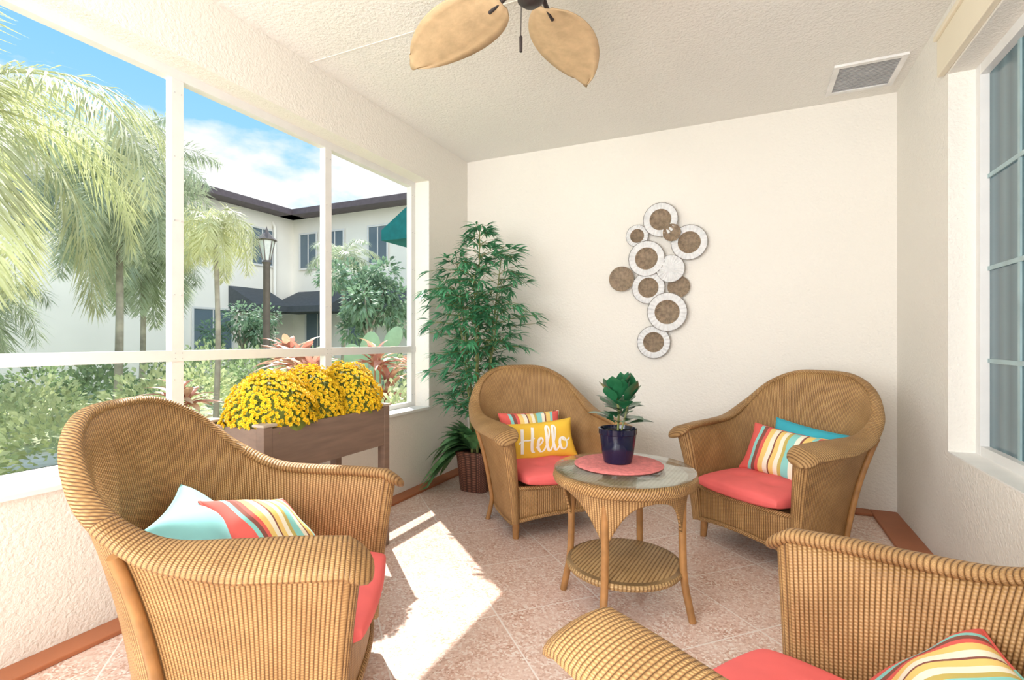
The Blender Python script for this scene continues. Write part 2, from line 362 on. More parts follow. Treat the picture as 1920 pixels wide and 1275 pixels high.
def build_chair():
    root=empty('wicker_armchair')
    K=14; vs=[];uv=[];fs=[]
    for side in (1,-1):
        for i in range(NS):
            for k in range(K+1):
                p=shellpt(i,k/K,side); vs.append(p); uv.append((arc[i],p.z))
    W=K+1; off=NS*W
    for i in range(NS-1):
        for k in range(K):
            a=i*W+k; fs.append((a,a+1,a+W+1,a+W)); a+=off; fs.append((a,a+W,a+W+1,a+1))
        fs.append((i*W+K,off+i*W+K,off+(i+1)*W+K,(i+1)*W+K)); fs.append((i*W,(i+1)*W,off+(i+1)*W,off+i*W))
    b=MB(); b.add(vs,fs,uv)
    for i in (0,NS-1):
        vv=[];u2=[];ff=[]
        for k in range(K+1):
            for q in range(11):
                p=shellpt(i,k/K,1).lerp(shellpt(i,k/K,-1),q/10); p.y-=.042*math.sin(pi*q/10)**.6*(.65+.35*k/K)
                vv.append(p);u2.append((q/10*.12,p.z))
        for k in range(K):
            for q in range(10): a=k*11+q; ff.append((a,a+1,a+12,a+11))
        b.add(vv,ff,u2)
    b.obj('woven_shell',M['wicker'],root,angle=85)
    def roll(i0,i1,name,e0,e1,mt):
        secs=[]
        def sec(i,ext,sc):
            s=S[i]; a=Vector(S[max(i-1,0)][:3]); c=Vector(S[min(i+1,NS-1)][:3]); T=(c-a).normalized()
            T2=T*(-ext if i==0 else ext) if ext else Vector((0,0,0))
            sd0=nrm[i]; up0=T.cross(sd0)
            if up0.z<0: up0=-up0
            k0=min(1,max(0,(s[5]-.038)/.045)); th=rad(17)*k0
            side=sd0*math.cos(th)-up0*math.sin(th); up=up0*math.cos(th)+sd0*math.sin(th)
            c0=Vector(s[:3])+T2+Vector((0,0,.001))+sd0*.014*k0-Vector((0,0,ext*.5))
            aw=(s[5]/2+.005+.027*k0)*sc; hh=(.0145+.0085*k0)*sc
            out=[]
            for k in range(17):
                an=2*pi*k/16; ca,sa=math.cos(an),math.sin(an)
                out.append((c0+side*aw*math.copysign(abs(ca)**.9,ca)+up*hh*math.copysign(abs(sa)**.9,sa),(arc[i]+(-ext if i==0 else ext),an*aw)))
            return out
        if e0: secs+= [sec(0,.066,.15),sec(0,.063,.45),sec(0,.053,.72),sec(0,.036,.9),sec(0,.018,.98)]
        for i in range(i0,i1+1): secs.append(sec(i,0,1))
        if e1: secs+= [sec(NS-1,.018,.98),sec(NS-1,.036,.9),sec(NS-1,.053,.72),sec(NS-1,.063,.45),sec(NS-1,.066,.15)]
        b=MB(); vs=[p for s_ in secs for p,_ in s_]; uv=[u for s_ in secs for _,u in s_]; fs=[]
        for i in range(len(secs)-1):
            for k in range(16): a=i*17+k; fs.append((a,a+1,a+18,a+17))
        fs.append(tuple(range(16))); n0=(len(secs)-1)*17; fs.append(tuple(n0+k for k in range(16)))
        b.add(vs,fs,uv); b.obj(name,mt,root,angle=70)
    roll(0,30,'armrest',True,False,M['wicker']); roll(30,NS-31,'top_rim',False,False,M['wicker_rim']); roll(NS-31,NS-1,'armrest',False,True,M['wicker'])
    b=MB(); n=28;kz=8;vs=[];uv=[];fs=[]
    for j in range(n+1):
        x=-.285+.57*j/n; q=1-(x/.285)**2; y=-.295-.035*q; zb=.105+.035*q
        for k in range(kz+1):
            z=zb+(DK+.01-zb)*k/kz; vs.append((x,y-.004*k/kz,z)); uv.append((x,z))
    for j in range(n):
        for k in range(kz): a=j*(kz+1)+k; fs.append((a,a+kz+1,a+kz+2,a+1))
    b.add(vs,fs,uv)
    o=b.obj('front_apron',M['wicker'],root); so=o.modifiers.new('solid','SOLIDIFY'); so.thickness=.012; so.offset=-1
    b=MB()
    pth=[(-.30+.6*j/20,-.297-.035*(1-((-.30+.6*j/20)/.3)**2),.103+.035*(1-((-.3+.6*j/20)/.3)**2)) for j in range(21)]
    b.tube(pth,.011,8)
    pth=[tuple(shellpt(i,0,1)-nrm[i]*.005) for i in range(0,NS,3)]; b.tube(pth,.011,8)
    b.tube([(-.29+.58*j/20,-.30-.035*(1-((-.29+.58*j/20)/.29)**2),DK+.008) for j in range(21)],.012,8)
    b.obj('braided_edge',M['wicker_rim'],root)
    b=MB(); loop=[]
    for i in range(NS):
        t=(DK-ZB)/(S[i][2]-ZB); p=shellpt(i,t,-1)+nrm[i]*.01; loop.append((p.x,p.y,DK))
    b.add(loop+[(x/10*.28,-.30-.03*(1-(x/10)**2),DK) for x in range(10,-11,-4)],[tuple(range(NS+6))],[(p[0],p[1]) for p in loop]+[(0,0)]*6)
    b.obj('seat',M['wflat'],root,smooth=False)
    for sx in (-1,1):
        b=MB(); b.tube([(sx*.285,-.262,.16),(sx*.287,-.264,.06),(sx*.29,-.268,0)],[.023,.021,.018],12); b.obj('leg',M['pole'],root)
    for i in (28,NS-29):
        b=MB(); pth=[shellpt(i,t,1)+nrm[i]*.012 for t in (.93,.8,.65,.5,.35,.2,.05)]
        e=shellpt(i,0,1)+nrm[i]*.03; pth.append(Vector((e.x,e.y,.05))); e2=e+nrm[i]*.015; pth.append(Vector((e2.x,e2.y,0)))
        b.tube(cr([tuple(p) for p in pth],4),.0145,10); b.obj('leg',M['pole'],root)
    return root
CH=[((-1.375,1.11),121.2,'honey wicker barrel armchair in sunlight with aqua and striped pillows'),
    ((-1.195,3.08),46,'honey wicker barrel armchair beside the tall bamboo plant'),
    ((.165,3.20),-39.3,'honey wicker barrel armchair in the corner by the air vent'),
    ((.225,1.05),-120,'honey wicker barrel armchair near the muntined window')]
root=build_chair(); chairs=[]
for i,((x,y),a,lab) in enumerate(CH):
    if i==0: c=root; c.location=(x,y,0); c.rotation_euler=(0,0,rad(a))
    else: c=copy_thing(root,'wicker_armchair',(x,y,0),rad(a))
    tag(c,lab,'chair','wicker armchairs around the table'); chairs.append(Matrix.Translation((x,y,0))@Matrix.Rotation(rad(a),4,'Z'))

# ------------------------------------------------------------------ cushions
def pillow_z(x,y,T,e): 
    q=max(0,(1-x*x))*max(0,(1-y*y)); return T/2*q**e
def pillow_mb(w,h,T,e=.42,pinch=.09,n=26,seed=0,wr=.006):
    rr=random.Random(seed); ph=[rr.uniform(0,6) for _ in range(6)]
    b=MB()
    def px(x,y): return (x*w/2*(1-pinch*(1-y*y)), y*h/2*(1-pinch*(1-x*x)))
    for sg in (1,-1):
        vs=[];uv=[];fs=[]
        for i in range(n+1):
            for j in range(n+1):
                x=math.sin((i/n-.5)*pi); y=math.sin((j/n-.5)*pi); X,Y=px(x,y)
                q=(1-x*x)*(1-y*y)
                z=pillow_z(x,y,T,e)+wr*q**.4*(math.sin(4*x+3*y+ph[0])+math.sin(-3*x+6*y+ph[1])*.6)
                vs.append((X,Y,sg*max(z,.0))); uv.append((x*.5+.5,y*.5+.5))
        for i in range(n):
            for j in range(n):
                a=i*(n+1)+j; f=(a,a+n+1,a+n+2,a+1); fs.append(f if sg>0 else f[::-1])
        b.add(vs,fs,uv)
    return b
def seam(b,w,h,pinch=.09,r=.004,m=0):
    pts=[]
    for s in range(4):
        for k in range(12):
            t=-1+2*k/12
            x,y={0:(t,-1),1:(1,t),2:(-t,1),3:(-1,-t)}[s]
            pts.append((x*w/2*(1-pinch*(1-y*y)),y*h/2*(1-pinch*(1-x*x)),0))
    pts.append(pts[0]); b.tube(pts,r,6,m,False)
def place(o,chair,loc,tilt,roll=0,yaw=0):
    o.matrix_world=chairs[chair]@Matrix.Translation(loc)@Matrix.Rotation(rad(yaw),4,'Z')@Matrix.Rotation(rad(90-tilt),4,'X')@Matrix.Rotation(rad(roll),4,'Z')
def seat_cushion():
    b=MB(); n=30; w,d,T=.53,.575,.112
    for sg in (1,-1):
        vs=[];fs=[]
        for i in range(n+1):
            for j in range(n+1):
                u=math.sin((i/n-.5)*pi); v=math.sin((j/n-.5)*pi)
                k=.11; X=u*math.sqrt(1-k*v*v); Y=v*math.sqrt(1-k*u*u)
                q=max(0,(1-u*u)*(1-v*v)); z=T/2*q**.22
                if sg>0:
                    for tx in (-.38,.38):
                        for ty in (-.38,.38): z-=.020*math.exp(-((u-tx)**2+(v-ty)**2)/.02)
                    z+=.004*math.sin(9*u+2*v)*q
                vs.append((X*w/2,Y*d/2,sg*z))
        for i in range(n):
            for j in range(n):
                a=i*(n+1)+j; f=(a,a+n+1,a+n+2,a+1); fs.append(f if sg>0 else f[::-1])
        b.add(vs,fs)
    return b
sc0=None
for i in range(4):
    if i==0: o=sc0=seat_cushion().obj('seat_cushion',M['coral'],angle=80)
    else: o=sc0.copy(); COL.objects.link(o)
    o.matrix_world=chairs[i]@Matrix.Translation((0,-.09,DK+.060)); tag(o,'plump coral red tufted seat cushion on a wicker armchair','cushion','coral seat cushions')
def pillow(name,w,h,T,mt,label,chair,loc,tilt,roll=0,yaw=0,seed=0,e=.42,group='throw pillows'):
    b=pillow_mb(w,h,T,e,seed=seed); seam(b,w,h)
    o=b.obj(name,mt,angle=80); tag(o,label,'pillow',group); place(o,chair,loc,tilt,roll,yaw); return o
pillow('throw_pillow',.38,.38,.12,M['aqua'],'pale aqua square throw pillow leaning on the wicker back',0,(-.04,.085,.535),50,6,8,1)
pillow('throw_pillow',.35,.35,.13,M['stripe'],'square striped throw pillow in coral, yellow and aqua',0,(.04,-.035,.505),50,-24,-6,2)
pillow('throw_pillow',.44,.26,.11,M['stripe'],'striped lumbar pillow behind the yellow pillow',1,(-.02,.125,.53),18,0,0,3)
yo=pillow('throw_pillow',.43,.25,.12,M['yellow'],'yellow lumbar pillow printed with the word Hello in white script',1,(.01,.01,.49),22,4,-8,4)
pillow('throw_pillow',.46,.27,.12,M['teal'],'teal blue lumbar pillow behind a striped one',2,(.07,.125,.53),20,-5,0,5)
pillow('throw_pillow',.46,.28,.13,M['stripe'],'striped lumbar pillow with coral ends on coral cushion',2,(.02,.01,.505),26,-4,4,6)
pillow('throw_pillow',.38,.27,.12,M['stripe'],'striped lumbar pillow leaning in the armchair by the window',3,(-.13,.045,.485),50,8,24,7)
strokes=[[(.17,1.0),(.12,.6),(.06,.25),(.03,.0)],[(.60,1.02),(.53,.65),(.46,.3),(.46,.06),(.55,.02)],[(-.05,.42),(.15,.52),(.4,.5),(.6,.56)],
 [(.62,.18),(.80,.28),(.92,.42),(.86,.54),(.75,.44),(.71,.2),(.79,.02),(.92,.04),(1.03,.18)],
 [(1.03,.18),(1.18,.5),(1.29,.88),(1.24,1.04),(1.15,.88),(1.09,.45),(1.11,.1),(1.19,.0),(1.31,.16)],
 [(1.31,.16),(1.46,.5),(1.57,.88),(1.52,1.04),(1.43,.88),(1.37,.45),(1.39,.1),(1.47,.0),(1.60,.14)],
 [(1.84,.50),(1.71,.44),(1.64,.22),(1.71,.03),(1.86,.03),(1.97,.22),(1.94,.43),(1.83,.50),(1.86,.38),(2.02,.36),(2.16,.46)]]
b=MB(); sc=.155; pw,phh,pT=.43,.25,.12; ppinch=.09
def surf(x,y):
    u,v=x/(pw/2),y/(phh/2)
    for _ in range(3): u2=x/(pw/2)/(1-ppinch*(1-v*v)); v2=y/(phh/2)/(1-ppinch*(1-u*u)); u,v=u2,v2
    rr=random.Random(4); ph=[rr.uniform(0,6) for _ in range(6)]; q=max(0,(1-u*u)*(1-v*v))
    return pillow_z(u,v,pT,.42)+.006*q**.4*(math.sin(4*u+3*v+ph[0])+math.sin(-3*u+6*v+ph[1])*.6)+.0022
for st in strokes:
    P=cr(st,10); n=len(P); vs=[];fs=[]
    for i,(x,y) in enumerate(P):
        a=P[max(i-1,0)]; c=P[min(i+1,n-1)]; t=Vector((c[0]-a[0],c[1]-a[1])).normalized(); nn=Vector((-t.y,t.x))
        wd=.025+.036*abs(t.y)**1.5*(1 if t.y<0 else .35)
        for k in (-1,-.33,.33,1):
            X=(x-1.05+nn.x*wd*k)*sc; Y=(y-.5+nn.y*wd*k)*sc; vs.append((X,Y,surf(X,Y)))
    for i in range(n-1):
        for k in range(3): a=i*4+k; fs.append((a,a+1,a+5,a+4))
    b.add(vs,fs)
b.obj('lettering',M['print'],yo,smooth=False,label='white script lettering reading Hello')

# ------------------------------------------------------------------ table
TX,TY=-.479,2.205
tb=empty('wicker_table',(TX,TY,0),rad(-5)); tag(tb,'round honey wicker side table with glass top and lower shelf','table')
b=MB(); b.lathe([(.262,.575),(.285,.580),(.300,.572),(.304,.555),(.298,.538),(.280,.530),(.255,.530)],64); b.obj('top_rim',M['wicker_rim'],tb)
b=MB(); n=48
b.add([(0,0,.572)]+[(.27*math.cos(2*pi*k/n),.27*math.sin(2*pi*k/n),.572) for k in range(n)],[(0,k+1,(k+1)%n+1) for k in range(n)],[(0,0)]+[(.27*math.cos(2*pi*k/n),.27*math.sin(2*pi*k/n)) for k in range(n)])
b.obj('woven_top',wicker_mat('wicker_top', .016, .009, (.50, .42, .30), (.72, .64, .50), (.85, .79, .66)),tb,smooth=False)  # weave paled to stand in for reflections in the glass top
b=MB(); b.lathe([(0,.583),(.292,.583),(.297,.586),(.297,.590),(.292,.593),(0,.593)],64); b.obj('glass_top',M['glass'],tb,label='clear round glass top')
b=MB(); n=144;kz=10
vs=[];uv=[];fs=[]
for j in range(n+1):
    a=2*pi*j/n; dl=((a+pi/4)%(pi/2))-pi/4; dep=.035+.175*math.exp(-(abs(dl)/rad(17))**1.5)
    for k in range(kz+1):
        t=k/kz; z=.55-dep*t; r=.268-.022*math.sin(min(1,(.55-z)/.21)*pi/2)
        vs.append((r*math.cos(a),r*math.sin(a),z)); uv.append((a*.26,z))
for j in range(n):
    for k in range(kz): a=j*(kz+1)+k; fs.append((a,a+1,a+kz+2,a+kz+1))
b.add(vs,fs,uv); o=b.obj('apron',M['wicker'],tb); so=o.modifiers.new('s','SOLIDIFY'); so.thickness=.01
b=MB(); b.lathe([(0,.200),(.225,.200),(.240,.195),(.247,.183),(.240,.170),(.225,.166),(0,.166)],48)
b.uv=[(p[0],p[1]) if math.hypot(p[0],p[1])<.23 else u for p,u in zip(b.v,b.uv)]
b.obj('shelf',M['wflat'],tb)
for k in range(4):
    a=k*pi/2; b=MB(); P=cr([(.246,.56),(.243,.40),(.245,.25),(.252,.15),(.272,.05),(.283,0)],4)
    b.tube([(r*math.cos(a),r*math.sin(a),z) for r,z in P],.0155,12); b.obj('leg',M['pole'],tb)
b=MB(); b.lathe([(0,0),(.188,0),(.192,.003),(.188,.006),(.12,.0075),(.0,.0075)],48); o=b.obj('placemat',M['pink'],mtx=Matrix.Translation((TX-.03,TY+.03,.594)))
tag(o,'round pink woven placemat on the glass table','placemat')
fx,fy,fz=TX-.035,TY+.035,.6015
pl=empty('potted_plant',(fx,fy,fz)); tag(pl,'small fiddle leaf plant in a glossy navy pot','plant')
b=MB(); b.lathe([(0,0),(.055,0),(.060,.004),(.070,.05),(.078,.11),(.080,.125),(.084,.128),(.084,.150),(.076,.152),(.072,.135),(0,.130)],40); b.obj('pot',M['pot'],pl,angle=30)
b=MB(); b.lathe([(0,.138),(.073,.136)],24); b.obj('soil',M['soil'],pl)
b=MB(); b.tube([(0,0,.12),(.005,.0,.22),(-.008,.005,.31)],.005,8); b.tube([(0.01,0.01,.12),(.03,.01,.2),(.04,.02,.25)],.004,8); b.obj('stem',M['cane'],pl)
b=MB()
for k in range(30):
    q=k/29; a=k*2.4+.3; z=.165+.135*q; el=.35+.65*q+R.uniform(-.2,.2); d=Vector((math.cos(a)*math.cos(el),math.sin(a)*math.cos(el),math.sin(el)))
    L=R.uniform(.115,.145)*(1-.22*q); b.leaf((.012*math.cos(a) if k%3 else .03,.012*math.sin(a),z),d,Vector((0,0,1)),L,L*.68,.22 if q<.6 else -.1,0,8,.14,.60)
b.obj('foliage',M['fig'],pl)

# ------------------------------------------------------------------ planter + mums
x0,x1,y0,y1,zt=-2.20,-1.81,1.50,2.32,.785
p=empty('planter_box',((x0+x1)/2,(y0+y1)/2,0)); tag(p,'raised brown wooden planter box on tall legs under the window','planter')
hx,hy=(x1-x0)/2,(y1-y0)/2
for sx in (-1,1):
    for sy in (-1,1):
        b=MB(); b.box(sx*hx-.0-(.045 if sx>0 else 0),sx*hx+(.045 if sx<0 else 0),sy*hy-(.045 if sy>0 else 0),sy*hy+(.045 if sy<0 else 0),0,zt-.012)
        b.obj('leg',M['wood'],p,smooth=False,bevel=.003)
        b=MB(); ax,ay=sx*(hx-.028),sy*(hy-.028); b.box(ax-.035,ax+.035,ay-.035,ay+.035,zt-.012,zt)
        b.obj('post_cap',M['woodcap_lit'],p,smooth=False,bevel=.003)
b=MB()
for sx in (-1,1): b.box(sx*(hx-.012)-.011,sx*(hx-.012)+.011,-hy+.045,hy-.045,zt-.225,zt-.02)
for sy in (-1,1): b.box(-hx+.045,hx-.045,sy*(hy-.012)-.011,sy*(hy-.012)+.011,zt-.225,zt-.02)
b.box(-hx+.024,hx-.024,-hy+.024,hy-.024,zt-.225,zt-.205)
b.obj('trough',M['wood'],p,smooth=False,bevel=.003)
b=MB(); b.box(-hx+.025,hx-.025,-hy+.025,hy-.025,zt-.205,zt-.05); b.obj('soil',M['soil'],p,smooth=False)
def mum(x,y,rx,ry,h,lab,seed):
    rr=random.Random(seed); e=empty('chrysanthemum_plant',(x,y,zt-.05)); tag(e,lab,'plant','yellow mums in the planter')
    b=MB(); vs=[];fs=[];n=24;kk=8
    for k in range(kk+1):
        t=k/kk*pi*.5*1.15
        for j in range(n): a=2*pi*j/n; vs.append((rx*.9*math.sin(t)*math.cos(a),ry*.9*math.sin(t)*math.sin(a),max(.0,h*.9*math.cos(t)+.02)))
    for k in range(kk):
        for j in range(n): fs.append((k*n+j,(k+1)*n+j,(k+1)*n+(j+1)%n,k*n+(j+1)%n))
    b.add(vs,fs)
    for _ in range(400):
        a=rr.uniform(0,2*pi); t=math.acos(rr.uniform(0.02,1)); d=Vector((math.sin(t)*math.cos(a),math.sin(t)*math.sin(a),math.cos(t)))
        b.leaf((d.x*rx*.88,d.y*ry*.88,d.z*h*.9+.02),d+Vector((rr.uniform(-.6,.6),rr.uniform(-.6,.6),rr.uniform(-.3,.3))),Vector((rr.uniform(-1,1),rr.uniform(-1,1),1)),.034,.014,.3,0,2)
    b.obj('foliage',M['mumleaf'],e)
    b=MB(); NB=1250
    for q in range(NB):
        z=1-(q+.5)/NB; a=q*2.39996+rr.uniform(-.1,.1); sn=math.sqrt(max(0,1-z*z))
        lump=1+.05*math.sin(5*a+3*z*4)+rr.uniform(-.05,.04)
        c=Vector((sn*math.cos(a)*rx*lump,sn*math.sin(a)*ry*lump,z*h*lump+.03))
        nn=Vector((sn*math.cos(a)+rr.uniform(-.35,.35),sn*math.sin(a)+rr.uniform(-.35,.35),z+.15+rr.uniform(-.3,.3))).normalized()
        s1=nn.orthogonal().normalized(); s2=nn.cross(s1); r=rr.uniform(.0085,.0115)
        for lay,(rr_,hh_) in enumerate(((r,.002),(r*.72,.005))):
            vs=[c+nn*(hh_*.3)];N=12
            for k in range(N):
                an=2*pi*k/N+lay*.2; rd=rr_*(1 if k%2 else .66); vs.append(c+s1*rd*math.cos(an)+s2*rd*math.sin(an)+nn*(hh_+(.003 if k%2 else 0)))
            b.add(vs,[(0,k+1,(k+1)%N+1) for k in range(N)],None,0)
        vs=[c+nn*.009]+[c+nn*.006+(s1*math.cos(2*pi*k/6)+s2*math.sin(2*pi*k/6))*r*.26 for k in range(6)]
        b.add(vs,[(0,k+1,(k+1)%6+1) for k in range(6)],None,1)
    b.obj('blossoms',[M['petal'],M['eye']],e,smooth=False)
mum(-1.98,1.68,.195,.19,.22,'dense mound of yellow chrysanthemums at the near end of planter',1)
mum(-2.0,1.92,.18,.165,.235,'mound of yellow chrysanthemums in the middle of planter',2)
mum(-1.98,2.16,.19,.185,.24,'round mound of yellow chrysanthemums at planter end beside bamboo',3)

# ------------------------------------------------------------------ bamboo plant
bx,by=-1.87,3.46
bp=empty('bamboo_plant',(bx,by,0)); tag(bp,'tall bushy artificial bamboo in a dark woven basket','plant')
b=MB()
def sq(r,z,q=24):
    out=[]
    for k in range(q+1):
        a=2*pi*k/q; c,s_=math.cos(a),math.sin(a); e=.45
        out.append((r*math.copysign(abs(c)**e,c),r*math.copysign(abs(s_)**e,s_),z))
    return out
prof=[(.0,.0),(.105,.0),(.112,.01),(.135,.27),(.145,.275),(.147,.30),(.135,.305),(.128,.28),(0,.27)]
vs=[];uv=[];fs=[]
for i,(r,z) in enumerate(prof):
    for k,pt in enumerate(sq(r,z,32)): vs.append(pt); uv.append((k/32*.96,z))
for i in range(len(prof)-1):
    for k in range(32): a=i*33+k; fs.append((a,a+1,a+34,a+33))
b.add(vs,fs,uv); b.obj('basket',M['basket'],bp)
rr=random.Random(5); canes=[]
b=MB()
for (ox,oy,tx,ty,h) in ((0,0,.03,-.02,1.98),(.04,.03,.12,.05,1.75),(-.04,.02,-.14,-.02,1.72),(.02,-.04,.06,-.16,1.6),(-.03,-.03,-.06,-.14,1.5),(.05,0,.15,-.04,1.4)):
    P=cr([(ox,oy,.25),(ox+tx*.2,oy+ty*.2,.25+(h-.25)*.35),(ox+tx*.6,oy+ty*.6,.25+(h-.25)*.7),(ox+tx,oy+ty,h)],6); canes.append(P)
    b.tube(P,[.010*(1-.7*i/len(P)) for i in range(len(P))],8)
b.obj('canes',M['cane'],bp)
b=MB(); tw=MB()
def env(z):
    pts=[(.35,.18),(.6,.30),(.9,.36),(1.2,.40),(1.5,.40),(1.75,.30),(1.95,.14),(2.05,.05)]
    for (a,ra),(c,rc) in zip(pts[:-1],pts[1:]):
        if a<=z<=c: return ra+(rc-ra)*(z-a)/(c-a)
    return .1
def cluster(o,d):
    for k in range(rr.randint(5,8)):
        a=rr.uniform(-1.1,1.1); dd=Matrix.Rotation(a,3,'Z')@d; dd=Vector((dd.x,dd.y,dd.z+rr.uniform(-.55,.25)))
        L=rr.uniform(.085,.13); b.leaf(o,dd,Vector((rr.uniform(-.4,.4),rr.uniform(-.4,.4),1)),L,L*.17,.3,0,3,.2,.35)
for q in range(410):
    P=rr.choice(canes); t=rr.uniform(.22,1)**.9; p=Vector(P[min(len(P)-1,int(t*len(P)))])
    if q<26: p=Vector(canes[0][-1])-Vector((0,0,rr.uniform(0,.35)))
    a=rr.uniform(0,2*pi); e=env(min(2.04,p.z+.08)); L=max(.05,e*rr.uniform(.35,1.)-math.hypot(p.x,p.y)*.4)
    d=Vector((math.cos(a),math.sin(a),rr.uniform(-.1,.55))); end=p+d*L
    if end.z<1.08 and end.x>.16: continue
    lim=bx+end.x
    if lim<-2.22: end.x=-2.22-bx
    if by+end.y>3.98: end.y=3.98-by
    tw.tube([p,(p+end)/2+Vector((0,0,.02)),end],.0018,4)
    cluster(end,d); 
    if L>.15: cluster((p+end)/2+Vector((0,0,.02)),d)
tw.obj('twigs',M['cane'],bp)
b.v=[(max(x,-2.29-bx),min(y,4.06-by),z) for x,y,z in b.v]
b.obj('foliage',M['bamboo'],bp)
b=MB()
for k in range(120):
    a=rr.uniform(0,2*pi) if k<60 else rr.uniform(pi*.95,pi*1.45); el=rr.uniform(.05,1.25)
    if .475*math.cos(a)-.88*math.sin(a)>.35 and math.cos(a)>-.45 and el<.95: continue
    d=Vector((math.cos(a)*math.cos(el),math.sin(a)*math.cos(el),math.sin(el)))
    L=rr.uniform(.26,.42)
    b.leaf((.05*math.cos(a),.05*math.sin(a),.31),d,Vector((0,0,1)),L,rr.uniform(.085,.12),rr.uniform(.45,.95)*math.cos(el)+.15,0,7,.3,.5)
b.v=[(max(x,-2.29-bx),min(y,4.06-by),max(z,.03)) for x,y,z in b.v]
b.obj('underplanting',[M['under']],bp,label='broad arching evergreen leaves around the basket rim')

# ------------------------------------------------------------------ wall art
wa=empty('wall_sculpture',(-.65,YB,1.6)); tag(wa,'cluster of round fluted white and brown metal discs on the wall','wall art')
discs=[(-.597,2.054,.130,'wb',2),(-.775,1.946,.087,'wb',1),(-.512,1.946,.066,'b',3),(-.390,1.867,.132,'wb',1),(-.702,1.764,.138,'wb',2),(-.524,1.677,.105,'w',3),
       (-.897,1.618,.098,'b',1),(-.690,1.540,.125,'wb',1),(-.467,1.540,.082,'b',0),(-.548,1.349,.148,'wb',2),(-.650,1.120,.126,'wb',1)]
for (X,Z,r,ty,lv) in discs:
    b=MB(); n=288; rings=[0,.12,.3,.45,.58,.62,.65,.70,.8,.9,.965,1.0]; vs=[]
    for q,t in enumerate(rings):
        for k in range(n):
            a=2*pi*k/n
            if ty=='wb':
                base=.004+.016*(t/.58)**2 if t<=.59 else .026+.004*(1-abs((t-.8)/.2)); fl=(.0022*math.cos(36*a)*t*2 if t<.62 else .0038*math.cos(24*a)*min(1,(t-.6)/.15))
            elif ty=='w': base=.020*(1-t*t*.6); fl=.0038*math.cos(24*a)*t
            else: base=.012+.014*t*t; fl=.0024*math.cos(36*a)*t
            R2=t*r
            vs.append((R2*math.cos(a),-(base+fl)-.012*lv-.006,R2*math.sin(a)))
    for q in range(len(rings)-1):
        for k in range(n):
            b.f.append((q*n+k,q*n+(k+1)%n,(q+1)*n+(k+1)%n,(q+1)*n+k))
            b.mi.append(1 if ty=='b' else (2 if rings[q+1]==1.0 else (0 if ty=='w' else (1 if rings[q+1]<=.62 else 0))))
    b.v=vs; b.uv=[(0,0)]*len(vs)
    b.tube([(0,0,0),(0,-.012*lv-.010,0)],.02,10,1)
    b.obj('disc',[M['rimwhite'],M['brown'],M['edge']],wa,angle=180,mtx=Matrix.Translation((X+.65,0,Z-1.6)),
          label={'wb':'white fluted disc with ribbed brown centre','w':'plain white fluted disc','b':'ribbed brown disc'}[ty])

# ------------------------------------------------------------------ ceiling fan
fan=empty('ceiling_fan',(-.72,1.74,ZC)); tag(fan,'ceiling fan with tan palm leaf blades and dark motor','ceiling fan')
b=MB(); b.lathe([(0,0),(.07,0),(.068,-.03),(.03,-.06),(0,-.06)],32); b.obj('canopy',M['bronze'],fan)
b=MB(); b.tube([(0,0,-.05),(0,0,-.20)],.012,12); b.obj('downrod',M['bronze'],fan)
b=MB(); b.lathe([(0,-.18),(.05,-.185),(.10,-.21),(.115,-.25),(.11,-.29),(.08,-.315),(.05,-.33),(.048,-.37),(.03,-.385),(0,-.388)],40); b.obj('motor_housing',M['bronze'],fan)
A0=rad(24.55)
for k in range(5):
    a=rad(136-72*k)+A0; b=MB(); n=18; vs=[];fs=[]
    for i in range(n+1):
        t=i/n; x=.15+.54*t; w=.142*(math.sin(pi*min(1,t**.85*.96+.03))**.6)
        for j in range(9):
            s_=-1+j/4; zz=-.31-.05*t*t+.010*abs(s_)+.0025*math.cos(s_*16); y=w*s_+ .02*t
            vs.append((x+.03*(1-s_*s_)*t,y,zz+s_*.018))
    for i in range(n):
        for j in range(8): q=i*9+j; fs.append((q,q+9,q+10,q+1))
    b.add(vs,fs); rot=Matrix.Rotation(a,4,'Z')
    o=b.obj('blade',M['blade'],fan,mtx=rot,angle=80); so=o.modifiers.new('s','SOLIDIFY'); so.thickness=.006
    b=MB(); b.tube([(.09,0,-.28),(.14,0,-.30),(.22,0,-.318)],[.014,.010,.007],8); b.obj('blade_arm',M['bronze'],fan,mtx=rot)
b=MB(); b.tube([(-.05,.03,-.33),(-.052,.03,-.47)],.0018,6); b.tube([(-.052,.03,-.47),(-.052,.03,-.477),(-.052,.03,-.53)],[.004,.007,.006],8); b.obj('pull_chain',M['bronze'],fan)

# ------------------------------------------------------------------ exterior
GZ=-.12
b=MB(); b.box(-45,XL-.2,-25,45,GZ-.2,GZ); o=b.obj('ground',M['ground'],smooth=False); struct(o)
b=MB(); b.add([(-6.8,-8,GZ+.012),(-6.1,-8,GZ+.012),(-6.4,11,GZ+.012),(-7.3,11,GZ+.012)],[(0,1,2,3)]); o=b.obj('garden_path',M['path'],smooth=False); tag(o,'pale concrete garden path between shrub beds','path')
bd=empty('building',(-17,15.5,GZ)); tag(bd,'two storey white stucco building with dark tiled roof','building')
ox,oy,oz=-17,15.5,GZ; HT=6.15
def L(x0,x1,y0,y1,z0,z1): return (x0-ox,x1-ox,y0-oy,y1-oy,z0-oz,z1-oz)
b=MB(); b.box(*L(-26,-17,-14,26,GZ,HT)); b.box(*L(-17.01,-3.6,15.5,26,GZ,HT)); b.obj('facade',M['bldg'],bd,smooth=False)
b=MB()
